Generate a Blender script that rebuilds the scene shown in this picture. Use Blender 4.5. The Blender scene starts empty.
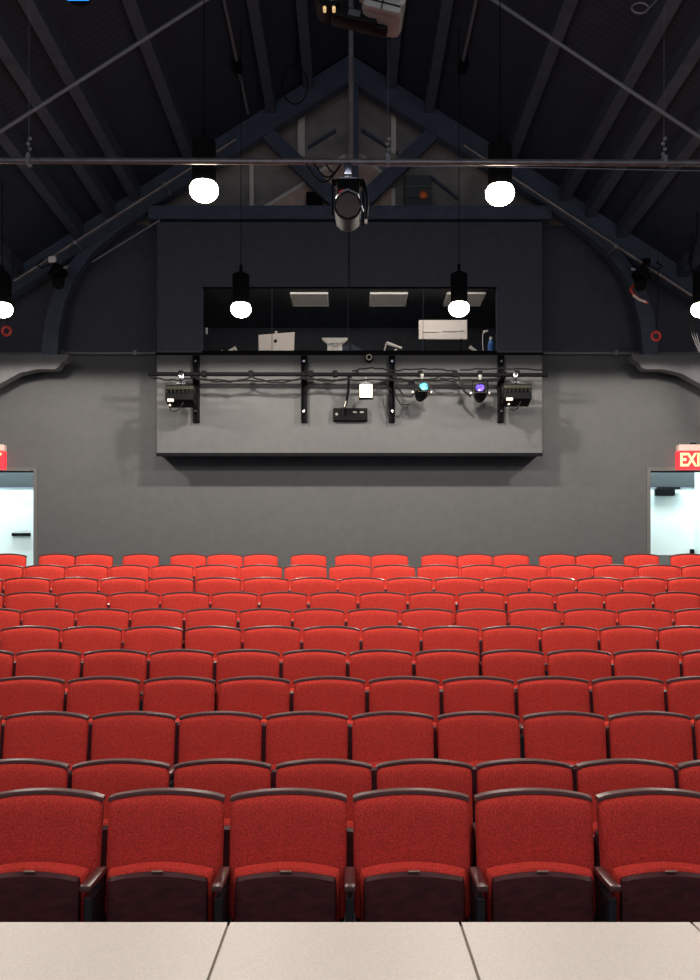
import bpy, bmesh, math, random
from mathutils import Vector, Matrix
random.seed(7)
C = bpy.context.scene.collection
PI = math.pi
F = 944.0; CZ = 1.81; HX = 350.0; HY = 590.0
def P(px, py, d):                      # measured point: photo pixel + depth -> metres
    return Vector(((px-HX)/F*d, d, CZ+(HY-py)/F*d))

# ---------------------------------------------------------------- materials
def mat(name, col, rough=.6, metal=0., noise=0., nscale=20., bump=0., bscale=200., emit=0., ecol=None, spec=.5, stretch=None, coat=0.):
    m = bpy.data.materials.new(name); m.use_nodes = True
    nt = m.node_tree; b = nt.nodes['Principled BSDF']
    b.inputs['Base Color'].default_value = (*col, 1)
    b.inputs['Roughness'].default_value = rough
    b.inputs['Metallic'].default_value = metal
    b.inputs['Specular IOR Level'].default_value = spec
    b.inputs['Coat Weight'].default_value = coat
    if emit:
        b.inputs['Emission Color'].default_value = (*(ecol or col), 1)
        b.inputs['Emission Strength'].default_value = emit
    if noise or bump:
        tc = nt.nodes.new('ShaderNodeTexCoord'); mp = nt.nodes.new('ShaderNodeMapping')
        nt.links.new(tc.outputs['Object'], mp.inputs['Vector'])
        if stretch: mp.inputs['Scale'].default_value = stretch
    if noise:
        n = nt.nodes.new('ShaderNodeTexNoise'); n.inputs['Scale'].default_value = nscale
        n.inputs['Detail'].default_value = 6; nt.links.new(mp.outputs['Vector'], n.inputs['Vector'])
        r = nt.nodes.new('ShaderNodeValToRGB')
        r.color_ramp.elements[0].position = .3; r.color_ramp.elements[1].position = .7
        r.color_ramp.elements[0].color = (*[c*(1-noise) for c in col], 1)
        r.color_ramp.elements[1].color = (*[min(1, c*(1+noise)) for c in col], 1)
        nt.links.new(n.outputs['Fac'], r.inputs['Fac']); nt.links.new(r.outputs['Color'], b.inputs['Base Color'])
    if bump:
        n2 = nt.nodes.new('ShaderNodeTexNoise'); n2.inputs['Scale'].default_value = bscale
        n2.inputs['Detail'].default_value = 3; nt.links.new(mp.outputs['Vector'], n2.inputs['Vector'])
        bp = nt.nodes.new('ShaderNodeBump'); bp.inputs['Strength'].default_value = bump; bp.inputs['Distance'].default_value = .004
        nt.links.new(n2.outputs['Fac'], bp.inputs['Height']); nt.links.new(bp.outputs['Normal'], b.inputs['Normal'])
    return m
M = {}
M['fabric'] = mat('red_fabric', (.62, .050, .036), .95, noise=.42, nscale=170, bump=.5, bscale=420, spec=.15)
M['wood'] = mat('mahogany', (.062, .011, .015), .36, noise=.45, nscale=14, spec=.45, stretch=(1, 1, 3), coat=.1)
M['cap'] = mat('cap_wood', (.095, .036, .034), .30, noise=.35, nscale=30, spec=.6, stretch=(1, 6, 6), coat=.1)
M['standard'] = mat('seat_standard', (.012, .012, .016), .5)
M['brass'] = mat('plate_metal', (.75, .68, .55), .35, .9)
M['carpet'] = mat('carpet', (.018, .018, .022), .95, noise=.3, nscale=60)
M['stage'] = mat('stage_board', (.62, .55, .50), .42, noise=.10, nscale=160, bump=.12, bscale=300)
M['stage_gap'] = mat('stage_gap', (.24, .19, .15), .8)
M['wall_low'] = mat('wall_paint_grey', (.098, .099, .103), .75, noise=.06, nscale=9, bump=.15, bscale=160)
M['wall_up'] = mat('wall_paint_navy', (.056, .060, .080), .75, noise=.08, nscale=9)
M['gable'] = mat('gable_plaster', (.24, .22, .20), .9, noise=.25, nscale=3)
M['gable_tan'] = mat('gable_panel_tan', (.50, .37, .29), .9, noise=.25, nscale=5)
M['gable_edge'] = mat('gable_edge_board', (.65, .6, .52), .8)
M['beam'] = mat('beam_paint', (.050, .066, .100), .6, noise=.2, nscale=6)
M['ham'] = mat('hammer_beam_paint', (.14, .14, .15), .6, noise=.1, nscale=6)
M['black'] = mat('black_metal', (.003, .003, .004), .7, spec=.12)
M['rubber'] = mat('cable_black', (.005, .005, .006), .7, spec=.2)
M['pipe'] = mat('batten_pipe', (.17, .155, .155), .36, .4, noise=.3, nscale=8)
M['steel'] = mat('steel_rod', (.2, .21, .23), .45, .3)
M['chrome'] = mat('chrome', (.8, .8, .8), .2, 1.)
M['olive'] = mat('olive_black', (.022, .022, .016), .6, spec=.2)
M['housing'] = mat('grey_housing', (.24, .24, .22), .5, noise=.1, nscale=8)
M['white'] = mat('white_plastic', (.72, .68, .62), .45)
M['alum'] = mat('light_aluminium', (.70, .62, .56), .4)
M['whitepaint'] = mat('door_paint', (.72, .84, .84), .6)
M['frame'] = mat('door_frame_paint', (.13, .128, .125), .55)
M['darkroom'] = mat('booth_dark', (.02, .022, .026), .7)
M['panel'] = mat('ceiling_grille', (.2, .18, .16), .7, noise=.1, nscale=80, emit=.07, ecol=(1, .85, .7))
M['bulb'] = mat('lit_bulb', (1, .9, .75), .5, emit=28, ecol=(1, .86, .66))
M['worklamp'] = mat('lit_work_lamp', (1, .9, .8), .5, emit=1.2, ecol=(1, .83, .66))
M['exit_red'] = mat('exit_face', (.8, .02, .03), .5, emit=1.1, ecol=(1., .03, .045))
M['exit_let'] = mat('exit_letters', (1, .85, .4), .5, emit=1.1, ecol=(1, .72, .28))
M['exit_top'] = mat('exit_housing', (.85, .6, .55), .5)
M['blue_lens'] = mat('blue_lens', (.06, .3, .6), .12, emit=.30, ecol=(.12, .5, .9), coat=1)
M['cyan_lens'] = mat('cyan_lens', (.1, .4, .55), .08, emit=.10, ecol=(.2, .65, .95), noise=.9, nscale=22, coat=1)
M['violet_lens'] = mat('violet_lens', (.1, .06, .6), .08, emit=.08, ecol=(.25, .15, 1.), noise=.9, nscale=22, coat=1)
M['orange'] = mat('orange_plastic', (.75, .14, .03), .5)
M['red'] = mat('red_strap', (.55, .05, .04), .5)
M['amber'] = mat('amber_contact', (.9, .6, .25), .3, emit=.5, ecol=(1, .7, .35))
M['boxgrey'] = mat('box_grey', (.05, .057, .06), .5)
M['bluecloth'] = mat('blue_plastic', (.03, .12, .35), .5)
def glassmat():
    m = bpy.data.materials.new('window_glass'); m.use_nodes = True; nt = m.node_tree
    nt.nodes.remove(nt.nodes['Principled BSDF']); out = nt.nodes['Material Output']
    t = nt.nodes.new('ShaderNodeBsdfTransparent'); t.inputs[0].default_value = (.88, .9, .92, 1)
    g = nt.nodes.new('ShaderNodeBsdfGlossy'); g.inputs['Roughness'].default_value = .02
    fr = nt.nodes.new('ShaderNodeFresnel'); fr.inputs[0].default_value = 1.4
    mx = nt.nodes.new('ShaderNodeMixShader')
    nt.links.new(fr.outputs[0], mx.inputs[0]); nt.links.new(t.outputs[0], mx.inputs[1]); nt.links.new(g.outputs[0], mx.inputs[2])
    nt.links.new(mx.outputs[0], out.inputs['Surface']); return m
M['glass'] = glassmat()
def roofmat():
    m = mat('roof_boards', (.022, .023, .028), .75); nt = m.node_tree; b = nt.nodes['Principled BSDF']
    tc = nt.nodes.new('ShaderNodeTexCoord'); mp = nt.nodes.new('ShaderNodeMapping')
    nt.links.new(tc.outputs['Object'], mp.inputs['Vector'])
    br = nt.nodes.new('ShaderNodeTexWave'); br.wave_type = 'BANDS'; br.bands_direction = 'Y'; br.inputs['Scale'].default_value = 3.2
    br.inputs['Distortion'].default_value = .6; br.inputs['Detail'].default_value = 2
    nt.links.new(mp.outputs['Vector'], br.inputs['Vector'])
    n = nt.nodes.new('ShaderNodeTexNoise'); n.inputs['Scale'].default_value = 2.5; nt.links.new(mp.outputs['Vector'], n.inputs['Vector'])
    mul = nt.nodes.new('ShaderNodeMath'); mul.operation = 'MULTIPLY'
    nt.links.new(br.outputs['Fac'], mul.inputs[0]); nt.links.new(n.outputs['Fac'], mul.inputs[1])
    r = nt.nodes.new('ShaderNodeValToRGB'); r.color_ramp.elements[0].color = (.011, .018, .033, 1); r.color_ramp.elements[1].color = (.020, .030, .052, 1)
    r.color_ramp.elements[1].position = .6
    nt.links.new(mul.outputs[0], r.inputs['Fac']); nt.links.new(r.outputs['Color'], b.inputs['Base Color']); return m
M['roof'] = roofmat()

# ---------------------------------------------------------------- mesh helpers
def box(bm, c, s, rot=None, bev=0.):
    r = bmesh.ops.create_cube(bm, size=1.0)
    vs = r['verts']
    bmesh.ops.scale(bm, vec=s, verts=vs)
    if bev:
        es = list({e for v in vs for e in v.link_edges})
        rb = bmesh.ops.bevel(bm, geom=es, offset=bev, segments=2, profile=.5, affect='EDGES')
        vs = list({v for f in rb['faces'] for v in f.verts} | {v for v in vs if v.is_valid})
    if rot is not None: bmesh.ops.transform(bm, matrix=rot, verts=vs)
    bmesh.ops.translate(bm, vec=c, verts=vs)
    return vs
def bx(bm, x0, x1, y0, y1, z0, z1, bev=0.):
    return box(bm, ((x0+x1)/2, (y0+y1)/2, (z0+z1)/2), (abs(x1-x0), abs(y1-y0), abs(z1-z0)), None, bev)
def cyl(bm, a, b, r, r2=None, seg=16):
    a = Vector(a); b = Vector(b); d = b-a
    q = Vector((0, 0, 1)).rotation_difference(d.normalized()).to_matrix().to_4x4()
    bmesh.ops.create_cone(bm, cap_ends=True, segments=seg, radius1=r, radius2=r if r2 is None else r2, depth=d.length,
                          matrix=Matrix.Translation((a+b)/2) @ q)
def tube(bm, pts, r, seg=8):
    pts = [Vector(p) for p in pts]
    rings = []
    up = Vector((0, 1, 0.01))
    for i, p in enumerate(pts):
        t = (pts[min(i+1, len(pts)-1)]-pts[max(i-1, 0)]).normalized()
        n = t.cross(up)
        if n.length < .05: n = t.cross(Vector((1, 0, 0)))
        n.normalize(); b = t.cross(n).normalized()
        rings.append([bm.verts.new(p+n*math.cos(2*PI*k/seg)*r+b*math.sin(2*PI*k/seg)*r) for k in range(seg)])
    for i in range(len(rings)-1):
        for k in range(seg):
            bm.faces.new((rings[i][k], rings[i][(k+1) % seg], rings[i+1][(k+1) % seg], rings[i+1][k]))
    bm.faces.new(rings[0]); bm.faces.new(list(reversed(rings[-1])))
def prism(bm, pts, y0, y1):            # outline in x,z ; extruded along y
    a = [bm.verts.new((x, y0, z)) for x, z in pts]; b = [bm.verts.new((x, y1, z)) for x, z in pts]
    n = len(pts)
    bm.faces.new(a); bm.faces.new(list(reversed(b)))
    for i in range(n): bm.faces.new((a[i], b[i], b[(i+1) % n], a[(i+1) % n]))
def ball(bm, c, r, sc=(1, 1, 1), seg=16):
    bmesh.ops.create_uvsphere(bm, u_segments=seg, v_segments=seg//2+2, radius=r, matrix=Matrix.Translation(c) @ Matrix.Diagonal((*sc, 1)))
def new(): return bmesh.new()
def obj(name, bm, m, parent=None, smooth=True, kind=None):
    bmesh.ops.recalc_face_normals(bm, faces=bm.faces)
    me = bpy.data.meshes.new(name); bm.to_mesh(me); bm.free()
    if smooth:
        me.shade_smooth() if hasattr(me, 'shade_smooth') else None
        me.set_sharp_from_angle(angle=math.radians(38))
    me.materials.append(m)
    o = bpy.data.objects.new(name, me); C.objects.link(o)
    if parent is not None: o.parent = parent
    if kind: o['kind'] = kind
    return o
def thing(name, label, cat, loc=(0, 0, 0), group=None):
    o = bpy.data.objects.new(name, None); o.empty_display_size = .1; C.objects.link(o)
    o.location = loc; tag(o, label, cat, group); return o
def tag(o, label, cat, group=None):
    o['label'] = label; o['category'] = cat
    if group: o['group'] = group
    return o
def dup(root, loc, label=None, group=None, scale=None):
    r = root.copy(); C.objects.link(r); r.location = loc
    if scale: r.scale = scale
    if label: r['label'] = label
    if group: r['group'] = group
    for ch in list(root.children):
        c = ch.copy(); C.objects.link(c); c.parent = r
        for g in list(ch.children):
            d = g.copy(); C.objects.link(d); d.parent = c
    return r
def lamp(name, typ, loc, energy, col, **kw):
    l = bpy.data.lights.new(name, typ); l.energy = energy; l.color = col
    for k, v in kw.items(): setattr(l, k, v)
    o = bpy.data.objects.new(name, l); C.objects.link(o); o.location = loc; return o

# ---------------------------------------------------------------- rows data
W0 = .56
depth = [4.36+.905*i for i in range(11)]
topy = [788, 758.5, 711, 676, 649, 625.5, 608, 591.5, 577, 564.5, 553.5]
rows = [
 [-13, 108, 228.5, 350, 471, 592.5, 713],
 [-28, 72, 173, 274, 374, 473.5, 573, 674, 774],
 [-82, 5, 92, 178.5, 264.5, 350, 435, 520.5, 605.5, 691, 777],
 [-7.5, 67.5, 143, 217.5, 292, 367, 440.7, 515, 589.5, 663.5, 738],
 [-50, 16.5, 83.5, 149.5, 215.7, 281.5, 347.7, 413.5, 479.5, 545, 611, 679, 746],
 [1, 62.3, 124, 184.7, 242.9, 302, 361, 420.7, 480, 539, 597.5, 655.8, 714],
 [-31, 23, 77, 131, 185, 238.7, 292.7, 346, 399.7, 454, 507.3, 561.3, 616, 672, 727],
 [-45, 6, 58, 109.7, 161, 211, 259.5, 308.8, 358, 407.5, 456.2, 505.2, 554, 603, 651.7, 700],
 [-43, 4.8, 52.3, 100, 147.6, 195.3, 242.6, 290, 337.8, 385.5, 433.3, 481.3, 528.3, 575.5, 620.5, 665.3, 711],
 [-18, 25, 67, 109.7, 150.7, 194.7, 239, 283.5, 328, 372, 416, 459.7, 504, 548.2, 591.7, 635.8, 679.5, 723],
]
row11 = [(-9, 27), (40, 75.7), (76.5, 113.5), (123.5, 159.5), (171, 206.5), (207.5, 243), (244, 278), (291, 326.5), (335.2, 370.7), (371.2, 408),
         (421, 456.7), (457, 492), (492.8, 528.5), (538.6, 574.5), (575, 611.5), (623, 658), (669.5, 706)]
floors = [CZ+(HY-topy[i])/F*depth[i]-.9 for i in range(11)]

# ---------------------------------------------------------------- setting
XW = 6.9                                    # side walls
bm = new()
edges_y = [2.9] + [depth[i]-.60 for i in range(1, 11)] + [14.62]
for i in range(11): bx(bm, -XW, XW, edges_y[i], edges_y[i+1], -.4, floors[i])
obj('floor', bm, M['carpet'], kind='structure', smooth=False)
bm = new(); bx(bm, -XW, XW, -2.5, 2.885, -.4, .784)
st = obj('floor_stage', bm, M['stage_gap'], kind='structure', smooth=False)
bm = new()
xs = [-.372+.71*k for k in range(-6, 8)]
for a, b in zip(xs[:-1], xs[1:]):
    for (ya, yb) in ((1.5, 2.9), (.1, 1.494), (-1.3, .094)):
        bx(bm, a+.004, b-.004, ya, yb, .784, .790, .001)
obj('stage_board', bm, M['stage'], st, smooth=False)

YW = 14.6
def wallcells(bm, xs, zs, holes, y0, y1):
    for a, b in zip(xs[:-1], xs[1:]):
        for c, d in zip(zs[:-1], zs[1:]):
            mx, mz = (a+b)/2, (c+d)/2
            if any(h[0] < mx < h[1] and h[2] < mz < h[3] for h in holes): continue
            bx(bm, a, b, y0, y1, c, d)
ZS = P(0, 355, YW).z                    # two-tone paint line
FZ = floors[10]
dl0, dl1 = P(-24, 0, YW).x, P(34, 0, YW).x
dr0, dr1 = P(650, 0, YW).x, P(708, 0, YW).x
dz1 = P(0, 471, YW).z
BX0, BX1 = P(157, 0, 14.07).x, P(542, 0, 14.07).x
BZ0, BZ1 = P(0, 453, 14.07).z, P(0, 222, 14.07).z
bh = (BX0+.06, BX1-.06, BZ0+.06, 6.5)
bm = new()
wallcells(bm, sorted([-XW, dl0, dl1, bh[0], bh[1], dr0, dr1, XW]), [-.4, FZ, dz1, bh[2], ZS], [(dl0, dl1, FZ, dz1), (dr0, dr1, FZ, dz1), (bh[0], bh[1], bh[2], 9)], YW, YW+.18)
obj('wall_back', bm, M['wall_low'], kind='structure', smooth=False)
APZ = 9.86; SL = .65
ZC = P(0, 215, 14.2).z
def roofz(x): return APZ-SL*abs(x)
bm = new()
bx(bm, bh[0], bh[1], YW, YW+.18, 6.5, ZC)
xq = (APZ-ZC)/SL
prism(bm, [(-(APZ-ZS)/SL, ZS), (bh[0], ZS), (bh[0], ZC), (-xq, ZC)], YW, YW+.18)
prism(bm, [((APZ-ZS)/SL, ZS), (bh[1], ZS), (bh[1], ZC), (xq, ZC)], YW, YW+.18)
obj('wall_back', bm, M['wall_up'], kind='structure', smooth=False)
bm = new(); prism(bm, [(-xq, ZC), (xq, ZC), (0, APZ)], YW, YW+.18)
gw = obj('wall_back', bm, M['gable'], kind='structure', smooth=False)
# tan infill boards on the gable
def pp(pts, d): return [(P(x, y, d).x, P(x, y, d).z) for x, y in pts]
bm = new(); prism(bm, pp([(262, 212), (264, 206), (305, 181), (318, 171), (345, 154), (362, 154), (386, 175), (394, 195), (394, 212)], 14.58), 14.57, 14.6)
obj('infill_panel', bm, M['gable_tan'], gw, smooth=False)
bm = new()
for a, b in (((264, 206), (305, 181)), ((318, 171), (345, 154)), ((362, 154), (386, 175))):
    prism(bm, pp([a, b, (b[0], b[1]+4), (a[0], a[1]+4)], 14.56), 14.54, 14.57)
for x0, x1, y0, y1 in ((298, 305, 112, 158), (391, 396, 110, 155), (391, 395, 190, 212), (250, 254, 160, 212)):
    prism(bm, pp([(x0, y0), (x1, y0), (x1, y1), (x0, y1)], 14.56), 14.5, 14.6)
obj('edge_board', bm, M['gable_edge'], gw, smooth=False)
bm = new()
for a, b in (((308, 146), (336, 129)), ((362, 129), (398, 152)), ((430, 175), (458, 197))):
    prism(bm, pp([a, b, (b[0], b[1]+3), (a[0], a[1]+3)], 14.56), 14.54, 14.59)
obj('dark_batten', bm, M['beam'], gw, smooth=False)
for s, nm in ((-1, 'wall_left'), (1, 'wall_right')):
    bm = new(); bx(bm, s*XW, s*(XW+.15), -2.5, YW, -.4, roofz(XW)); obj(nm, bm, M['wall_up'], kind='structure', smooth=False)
bm = new()
for s in (-1, 1):
    prism(bm, [(0, APZ), (s*(XW+.2), roofz(XW+.2)), (s*(XW+.2), roofz(XW+.2)+.15), (0, APZ+.15)], -2.5, YW+.2)
ceil = obj('ceiling', bm, M['roof'], kind='structure', smooth=False)
# purlins
n = 0
for s in (-1, 1):
    for X in (.62, 1.18, 2.38, 3.2, 3.58, 4.05, 4.95, 5.8):
        bm = new(); z = roofz(X); w = .07 if X < 1.3 else .075
        prism(bm, [(s*(X-w), z-.16), (s*(X+w), z-.16), (s*(X+w), roofz(X+w)), (s*(X-w), roofz(X-w))], -2.5, 14.12)
        obj('purlin', bm, M['beam'], ceil, smooth=False)

# booth shell with window opening
wx0, wx1 = P(202, 0, 14.07).x, P(497, 0, 14.07).x
wz0, wz1 = P(0, 351, 14.07).z, P(0, 288, 14.07).z
bm = new()
wallcells(bm, [BX0, wx0, wx1, BX1], [BZ0, wz0], [], 14.07, 14.12)
bx(bm, BX0, BX0+.05, 14.12, YW, BZ0, wz0); bx(bm, BX1-.05, BX1, 14.12, YW, BZ0, wz0); bx(bm, BX0+.05, BX1-.05, 14.12, YW, BZ0, BZ0+.05)
obj('wall_booth', bm, M['wall_low'], kind='structure', smooth=False)
bm = new()
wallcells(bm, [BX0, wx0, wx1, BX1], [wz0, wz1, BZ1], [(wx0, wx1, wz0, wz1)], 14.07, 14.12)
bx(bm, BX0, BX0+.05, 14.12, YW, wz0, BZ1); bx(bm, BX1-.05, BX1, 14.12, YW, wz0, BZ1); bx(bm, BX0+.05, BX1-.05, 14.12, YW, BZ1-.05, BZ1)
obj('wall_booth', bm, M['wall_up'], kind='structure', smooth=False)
bm = new(); bx(bm, P(349, 0, 14.06).x-.006, P(349, 0, 14.06).x+.006, 14.055, 14.07, wz1, BZ1)
obj('trim_1', bm, M['black'], kind='structure', smooth=False)
bm = new(); bx(bm, BX0-.005, BX1+.005, 14.045, 14.072, BZ0-.05, BZ0-.001); obj('trim_2', bm, M['black'], kind='structure', smooth=False)
# booth room
bm = new()
RX0, RX1, RZ0, RZ1, RY = bh[0]-.05, bh[1]+.05, 4.55, 6.42, 16.6
bx(bm, RX0, RX1, RY, RY+.1, RZ0, RZ1+.1); bx(bm, RX0-.1, RX0, YW+.18, RY+.1, RZ0, RZ1+.1); bx(bm, RX1, RX1+.1, YW+.18, RY+.1, RZ0, RZ1+.1)
bx(bm, RX0, RX1, 14.13, RY, RZ0-.1, RZ0); bx(bm, bh[0]+.01, bh[1]-.01, 14.13, RY, RZ1, RZ1+.07)
obj('wall_booth', bm, M['darkroom'], kind='structure', smooth=False)
# window
bm = new()
bx(bm, wx0, wx1, 14.04, 14.13, wz0-.025, wz0); bx(bm, wx0, wx1, 14.065, 14.11, wz1, wz1+.015)
wf = obj('window_1', bm, M['black'], kind='structure', smooth=False)
bm = new(); bx(bm, wx0-.01, wx0+.012, 14.06, 14.11, wz0, wz1); bx(bm, wx1-.012, wx1+.01, 14.06, 14.11, wz0, wz1)
for px in (272, 348, 423): bx(bm, P(px, 0, 14.09).x-.004, P(px, 0, 14.09).x+.004, 14.08, 14.10, wz0, wz1)
obj('window_frame', bm, M['beam'], wf, smooth=False)
bm = new(); bx(bm, wx0+.012, wx1-.012, 14.088, 14.094, wz0, wz1); obj('pane', bm, M['glass'], wf, smooth=False)
bm = new(); bx(bm, wx0, wx1, 14.13, 14.75, wz0-.04, wz0-.005); 
tag(obj('desk', bm, M['white'], smooth=False), 'pale desk top running behind the control booth window sill', 'desk')
# ledge / conduit line
bm = new()
bx(bm, BX0-.02, BX1+.02, 14.035, 14.07, P(0, 353.5, 14.05).z-.02, P(0, 353.5, 14.05).z+.012)
obj('trim_3', bm, M['black'], kind='structure', smooth=False)
for a, b, side in ((-XW, BX0-.03, 'left'), (BX1+.03, XW, 'right')):
    bm = new(); z = P(0, 352.5, 14.5).z
    cyl(bm, (a, 14.54, z), (b, 14.54, z), .022)
    k = obj('conduit', bm, M['steel'])
    tag(k, 'thin grey conduit along the back wall %s of the control booth' % side, 'conduit')
    bm = new()
    for t in (.3, .62, .9):
        X = a+(b-a)*t; box(bm, (X, 14.55, z), (.05, .09, .08))
    obj('bracket', bm, M['steel'], k, smooth=False)

# doors ------------------------------------------------------------
def door(n, x0, x1, side):
    bm = new(); t = .055
    for xa, xb in ((x0-t, x0), (x1, x1+t)): bx(bm, xa, xb, YW-.03, YW+.2, FZ, dz1+t)
    bx(bm, x0, x1, YW-.03, YW+.2, dz1, dz1+t)
    d = obj('door_%d' % n, bm, M['frame'], kind='structure', smooth=False)
    # recess
    bm = new(); yb = 15.35
    bx(bm, x0-.10, x0-.06, YW+.2, yb+.1, FZ, 4.7); bx(bm, x1+.06, x1+.10, YW+.2, yb+.1, FZ, 4.7)
    bx(bm, x0-.06, x1+.06, YW+.2, yb+.1, 4.6, 4.7)
    if side == 'right': bx(bm, P(696, 0, yb).x, x1+.06, yb-.25, yb+.06, FZ, P(0, 486, yb).z)
    obj('door_recess', bm, M['whitepaint'], d, smooth=False)
    bm = new(); bx(bm, x0-.06, x1+.06, yb-.02, yb+.06, P(0, 487, yb).z, 4.6); obj('door_header', bm, M['boxgrey'], d, smooth=False)
    bm = new(); bx(bm, x0-.06, x1+.06, yb, yb+.3, FZ-.1, FZ); obj('threshold', bm, M['frame'], d, smooth=False)
    bm = new(); zt = P(0, 488, yb).z; xr = P(695, 0, yb).x if side == 'right' else x1+.06
    bx(bm, x0-.06, xr, yb+.0, yb+.045, FZ+.01, zt); lf = obj('door_leaf', bm, M['whitepaint'], d, smooth=False)
    bm = new(); bx(bm, x0-.06, x1+.06, YW+.2, yb+.1, FZ-.06, FZ-.0); obj('recess_floor', bm, M['whitepaint'], d, smooth=False)
    return d, lf, yb
d1, lf1, yb = door(1, dl0, dl1, 'left'); lf1['label'] = 'white door leaf'
d2, lf2, yb = door(2, dr0, dr1, 'right')
bm = new(); a = P(12, 533, yb-.03); b = P(30.5, 536, yb-.03); bx(bm, a.x, b.x, yb-.05, yb-.01, b.z, a.z); obj('push_bar', bm, M['black'], lf1, smooth=False)
bm = new(); a = P(11, 512, yb); b = P(29, 531, yb); bx(bm, a.x, b.x, yb-.004, yb, b.z, a.z); obj('notice', bm, M['whitepaint'], lf1, smooth=False)
bm = new(); a = P(655.5, 489, yb-.06); b = P(674.5, 495.5, yb-.06); bx(bm, a.x, b.x, yb-.09, yb-.001, b.z, a.z, .006)
a = P(657, 487.3, yb-.06); b = P(680, 489, yb-.06); bx(bm, a.x, b.x, yb-.08, yb-.03, b.z, a.z); obj('door_closer', bm, M['black'], lf2, smooth=False)
bm = new(); a = P(691.5, 552, yb); box(bm, (a.x, yb-.02, a.z), (.06, .03, .09)); cyl(bm, (a.x, yb-.02, a.z), (a.x, yb-.07, a.z), .025); obj('door_handle', bm, M['black'], lf2)
bm = new(); bx(bm, dr0-.05, P(694, 0, yb).x, yb-.004, yb, FZ+.02, P(0, 555, yb).z); obj('kick_plate', bm, M['frame'], lf2, smooth=False)

# exit signs --------------------------------------------------------
def textmesh(s, size, depth):
    cu = bpy.data.curves.new('t', 'FONT'); cu.body = s; cu.size = size; cu.extrude = depth; cu.align_x = 'CENTER'; cu.align_y = 'CENTER'; cu.offset = .004
    o = bpy.data.objects.new('t', cu); C.objects.link(o)
    bpy.context.view_layer.update()
    me = bpy.data.meshes.new_from_object(o.evaluated_get(bpy.context.evaluated_depsgraph_get()))
    C.objects.unlink(o); bpy.data.objects.remove(o); return me
def exit_sign(x0, x1, label):
    d = 14.5
    X0, X1 = P(x0, 0, d).x, P(x1, 0, d).x; cx = (X0+X1)/2
    z0, z1, z2 = P(0, 469.5, d).z, P(0, 451, d).z, P(0, 444.8, d).z
    t = thing('exit_sign', label, 'exit sign', (cx, d, z0))
    w = (X1-X0)/2
    bm = new(); bx(bm, -w, w, -.03, .09, 0, z1-z0, .004); obj('face', bm, M['exit_red'], t, smooth=False)
    bm = new(); bx(bm, -w+.01, w, -.04, .09, z1-z0, z2-z0, .004); obj('housing', bm, M['exit_top'], t, smooth=False)
    me = textmesh('EXIT', .235, .004)
    xs_ = [v.co.x for v in me.vertices]; zs_ = [v.co.y for v in me.vertices]
    sx = (2*w*.86)/(max(xs_)-min(xs_)); sz = .205/(max(zs_)-min(zs_))
    mxx = (max(xs_)+min(xs_))/2; mzz = (max(zs_)+min(zs_))/2
    for v in me.vertices: v.co = Vector(((v.co.x-mxx)*sx, v.co.z-.034, (v.co.y-mzz)*sz+(z1-z0)/2+.005))
    me.materials.clear(); me.materials.append(M['exit_let'])
    o = bpy.data.objects.new('lettering', me); C.objects.link(o); o.parent = t
    bm = new(); cyl(bm, (0, .03, z2-z0), (0, .03, z2-z0+.03), .05); obj('mount', bm, M['black'], t)
    return t
exit_sign(677.5, 710, 'red lit exit sign above the right-hand door')
exit_sign(-28, 4.5, 'red lit exit sign above the left-hand door, cut by the photo edge')

# roof truss ---------------------------------------------------------
tr = thing('roof_truss', 'dark painted timber roof truss with arched braces in front of back wall', 'roof truss', (0, 14.2, 0))
def tp(name, pts, y0=-.1, y1=.1, m='beam', mirror=False, lab=None):
    for s in ((1, -1) if mirror else (1,)):
        q = pp(pts, 14.2)
        if s < 0: q = [(-x, z) for x, z in q]
        bm = new(); prism(bm, q, y0, y1); o = obj(name, bm, M[m], tr, smooth=False)
        if lab: o['label'] = lab
tp('rafter', [(350, 58), (350, 84), (-90, 362), (-90, 336)], mirror=True)
tp('diagonal_brace', [(253, 130), (264, 122), (346, 200), (346, 214), (338, 214)], -.06, .06, mirror=True)
tp('collar_beam', [(150, 209), (550, 209), (550, 222), (150, 222)], -.13, .1)
tp('king_post', [(350, 75), (358.5, 75), (358.5, 209), (350, 209)], -.07, .07)
ro = [(43, 357), (45, 335), (49, 312), (56, 292), (66, 272), (82, 252), (104, 233), (130, 215)]
ri = [(160, 207), (136, 221), (114, 237), (93, 256), (77, 278), (67, 303), (61, 328), (58.5, 357)]
tp('arched_brace', ro+ri, -.085, .085, mirror=True)
tp('hammer_beam', [(-90, 356.5), (71, 356.5), (69, 362), (64, 364), (61, 369), (57, 371), (40, 371), (22, 375), (0, 387), (-20, 402), (-40, 424), (-55, 455), (-68, 500), (-90, 500)], -.12, .06, 'ham', mirror=True)
# thin steel rods
def rod(name, a, b, r, m, label, cat, stub=None):
    bm = new(); cyl(bm, a, b, r, seg=10); o = obj(name, bm, M[m]); tag(o, label, cat); return o
rod('tie_rod', P(-60, 170, 10.4), P(262, -36, 10.4), .022, 'steel', 'long thin steel rod slanting up across the left roof slope', 'rod')
rod('tie_rod', P(760, 177, 10.4), P(440, -36, 10.4), .022, 'steel', 'long thin steel rod slanting down across the right roof slope', 'rod')
rl = rod('lighting_pipe', P(14, 281, 13.7), P(236, 139, 13.7), .026, 'pipe', 'sloping pipe along the left truss rafter, carrying a small black spotlight', 'pipe')
rr = rod('lighting_pipe', P(464, 145, 13.7), P(700, 301, 13.7), .026, 'pipe', 'sloping pipe along the right truss rafter, carrying a small black spotlight', 'pipe')
for o_, pts in ((rl, [(75, 242), (165, 184)]), (rr, [(616, 246), (652, 269)])):
    for p in pts:
        bm = new(); q = P(*p, 13.7); ball(bm, q, .04, seg=10); cyl(bm, q, q+Vector((0, .42, .02)), .018)
        obj('pipe_clamp', bm, M['steel'], o_)
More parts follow.
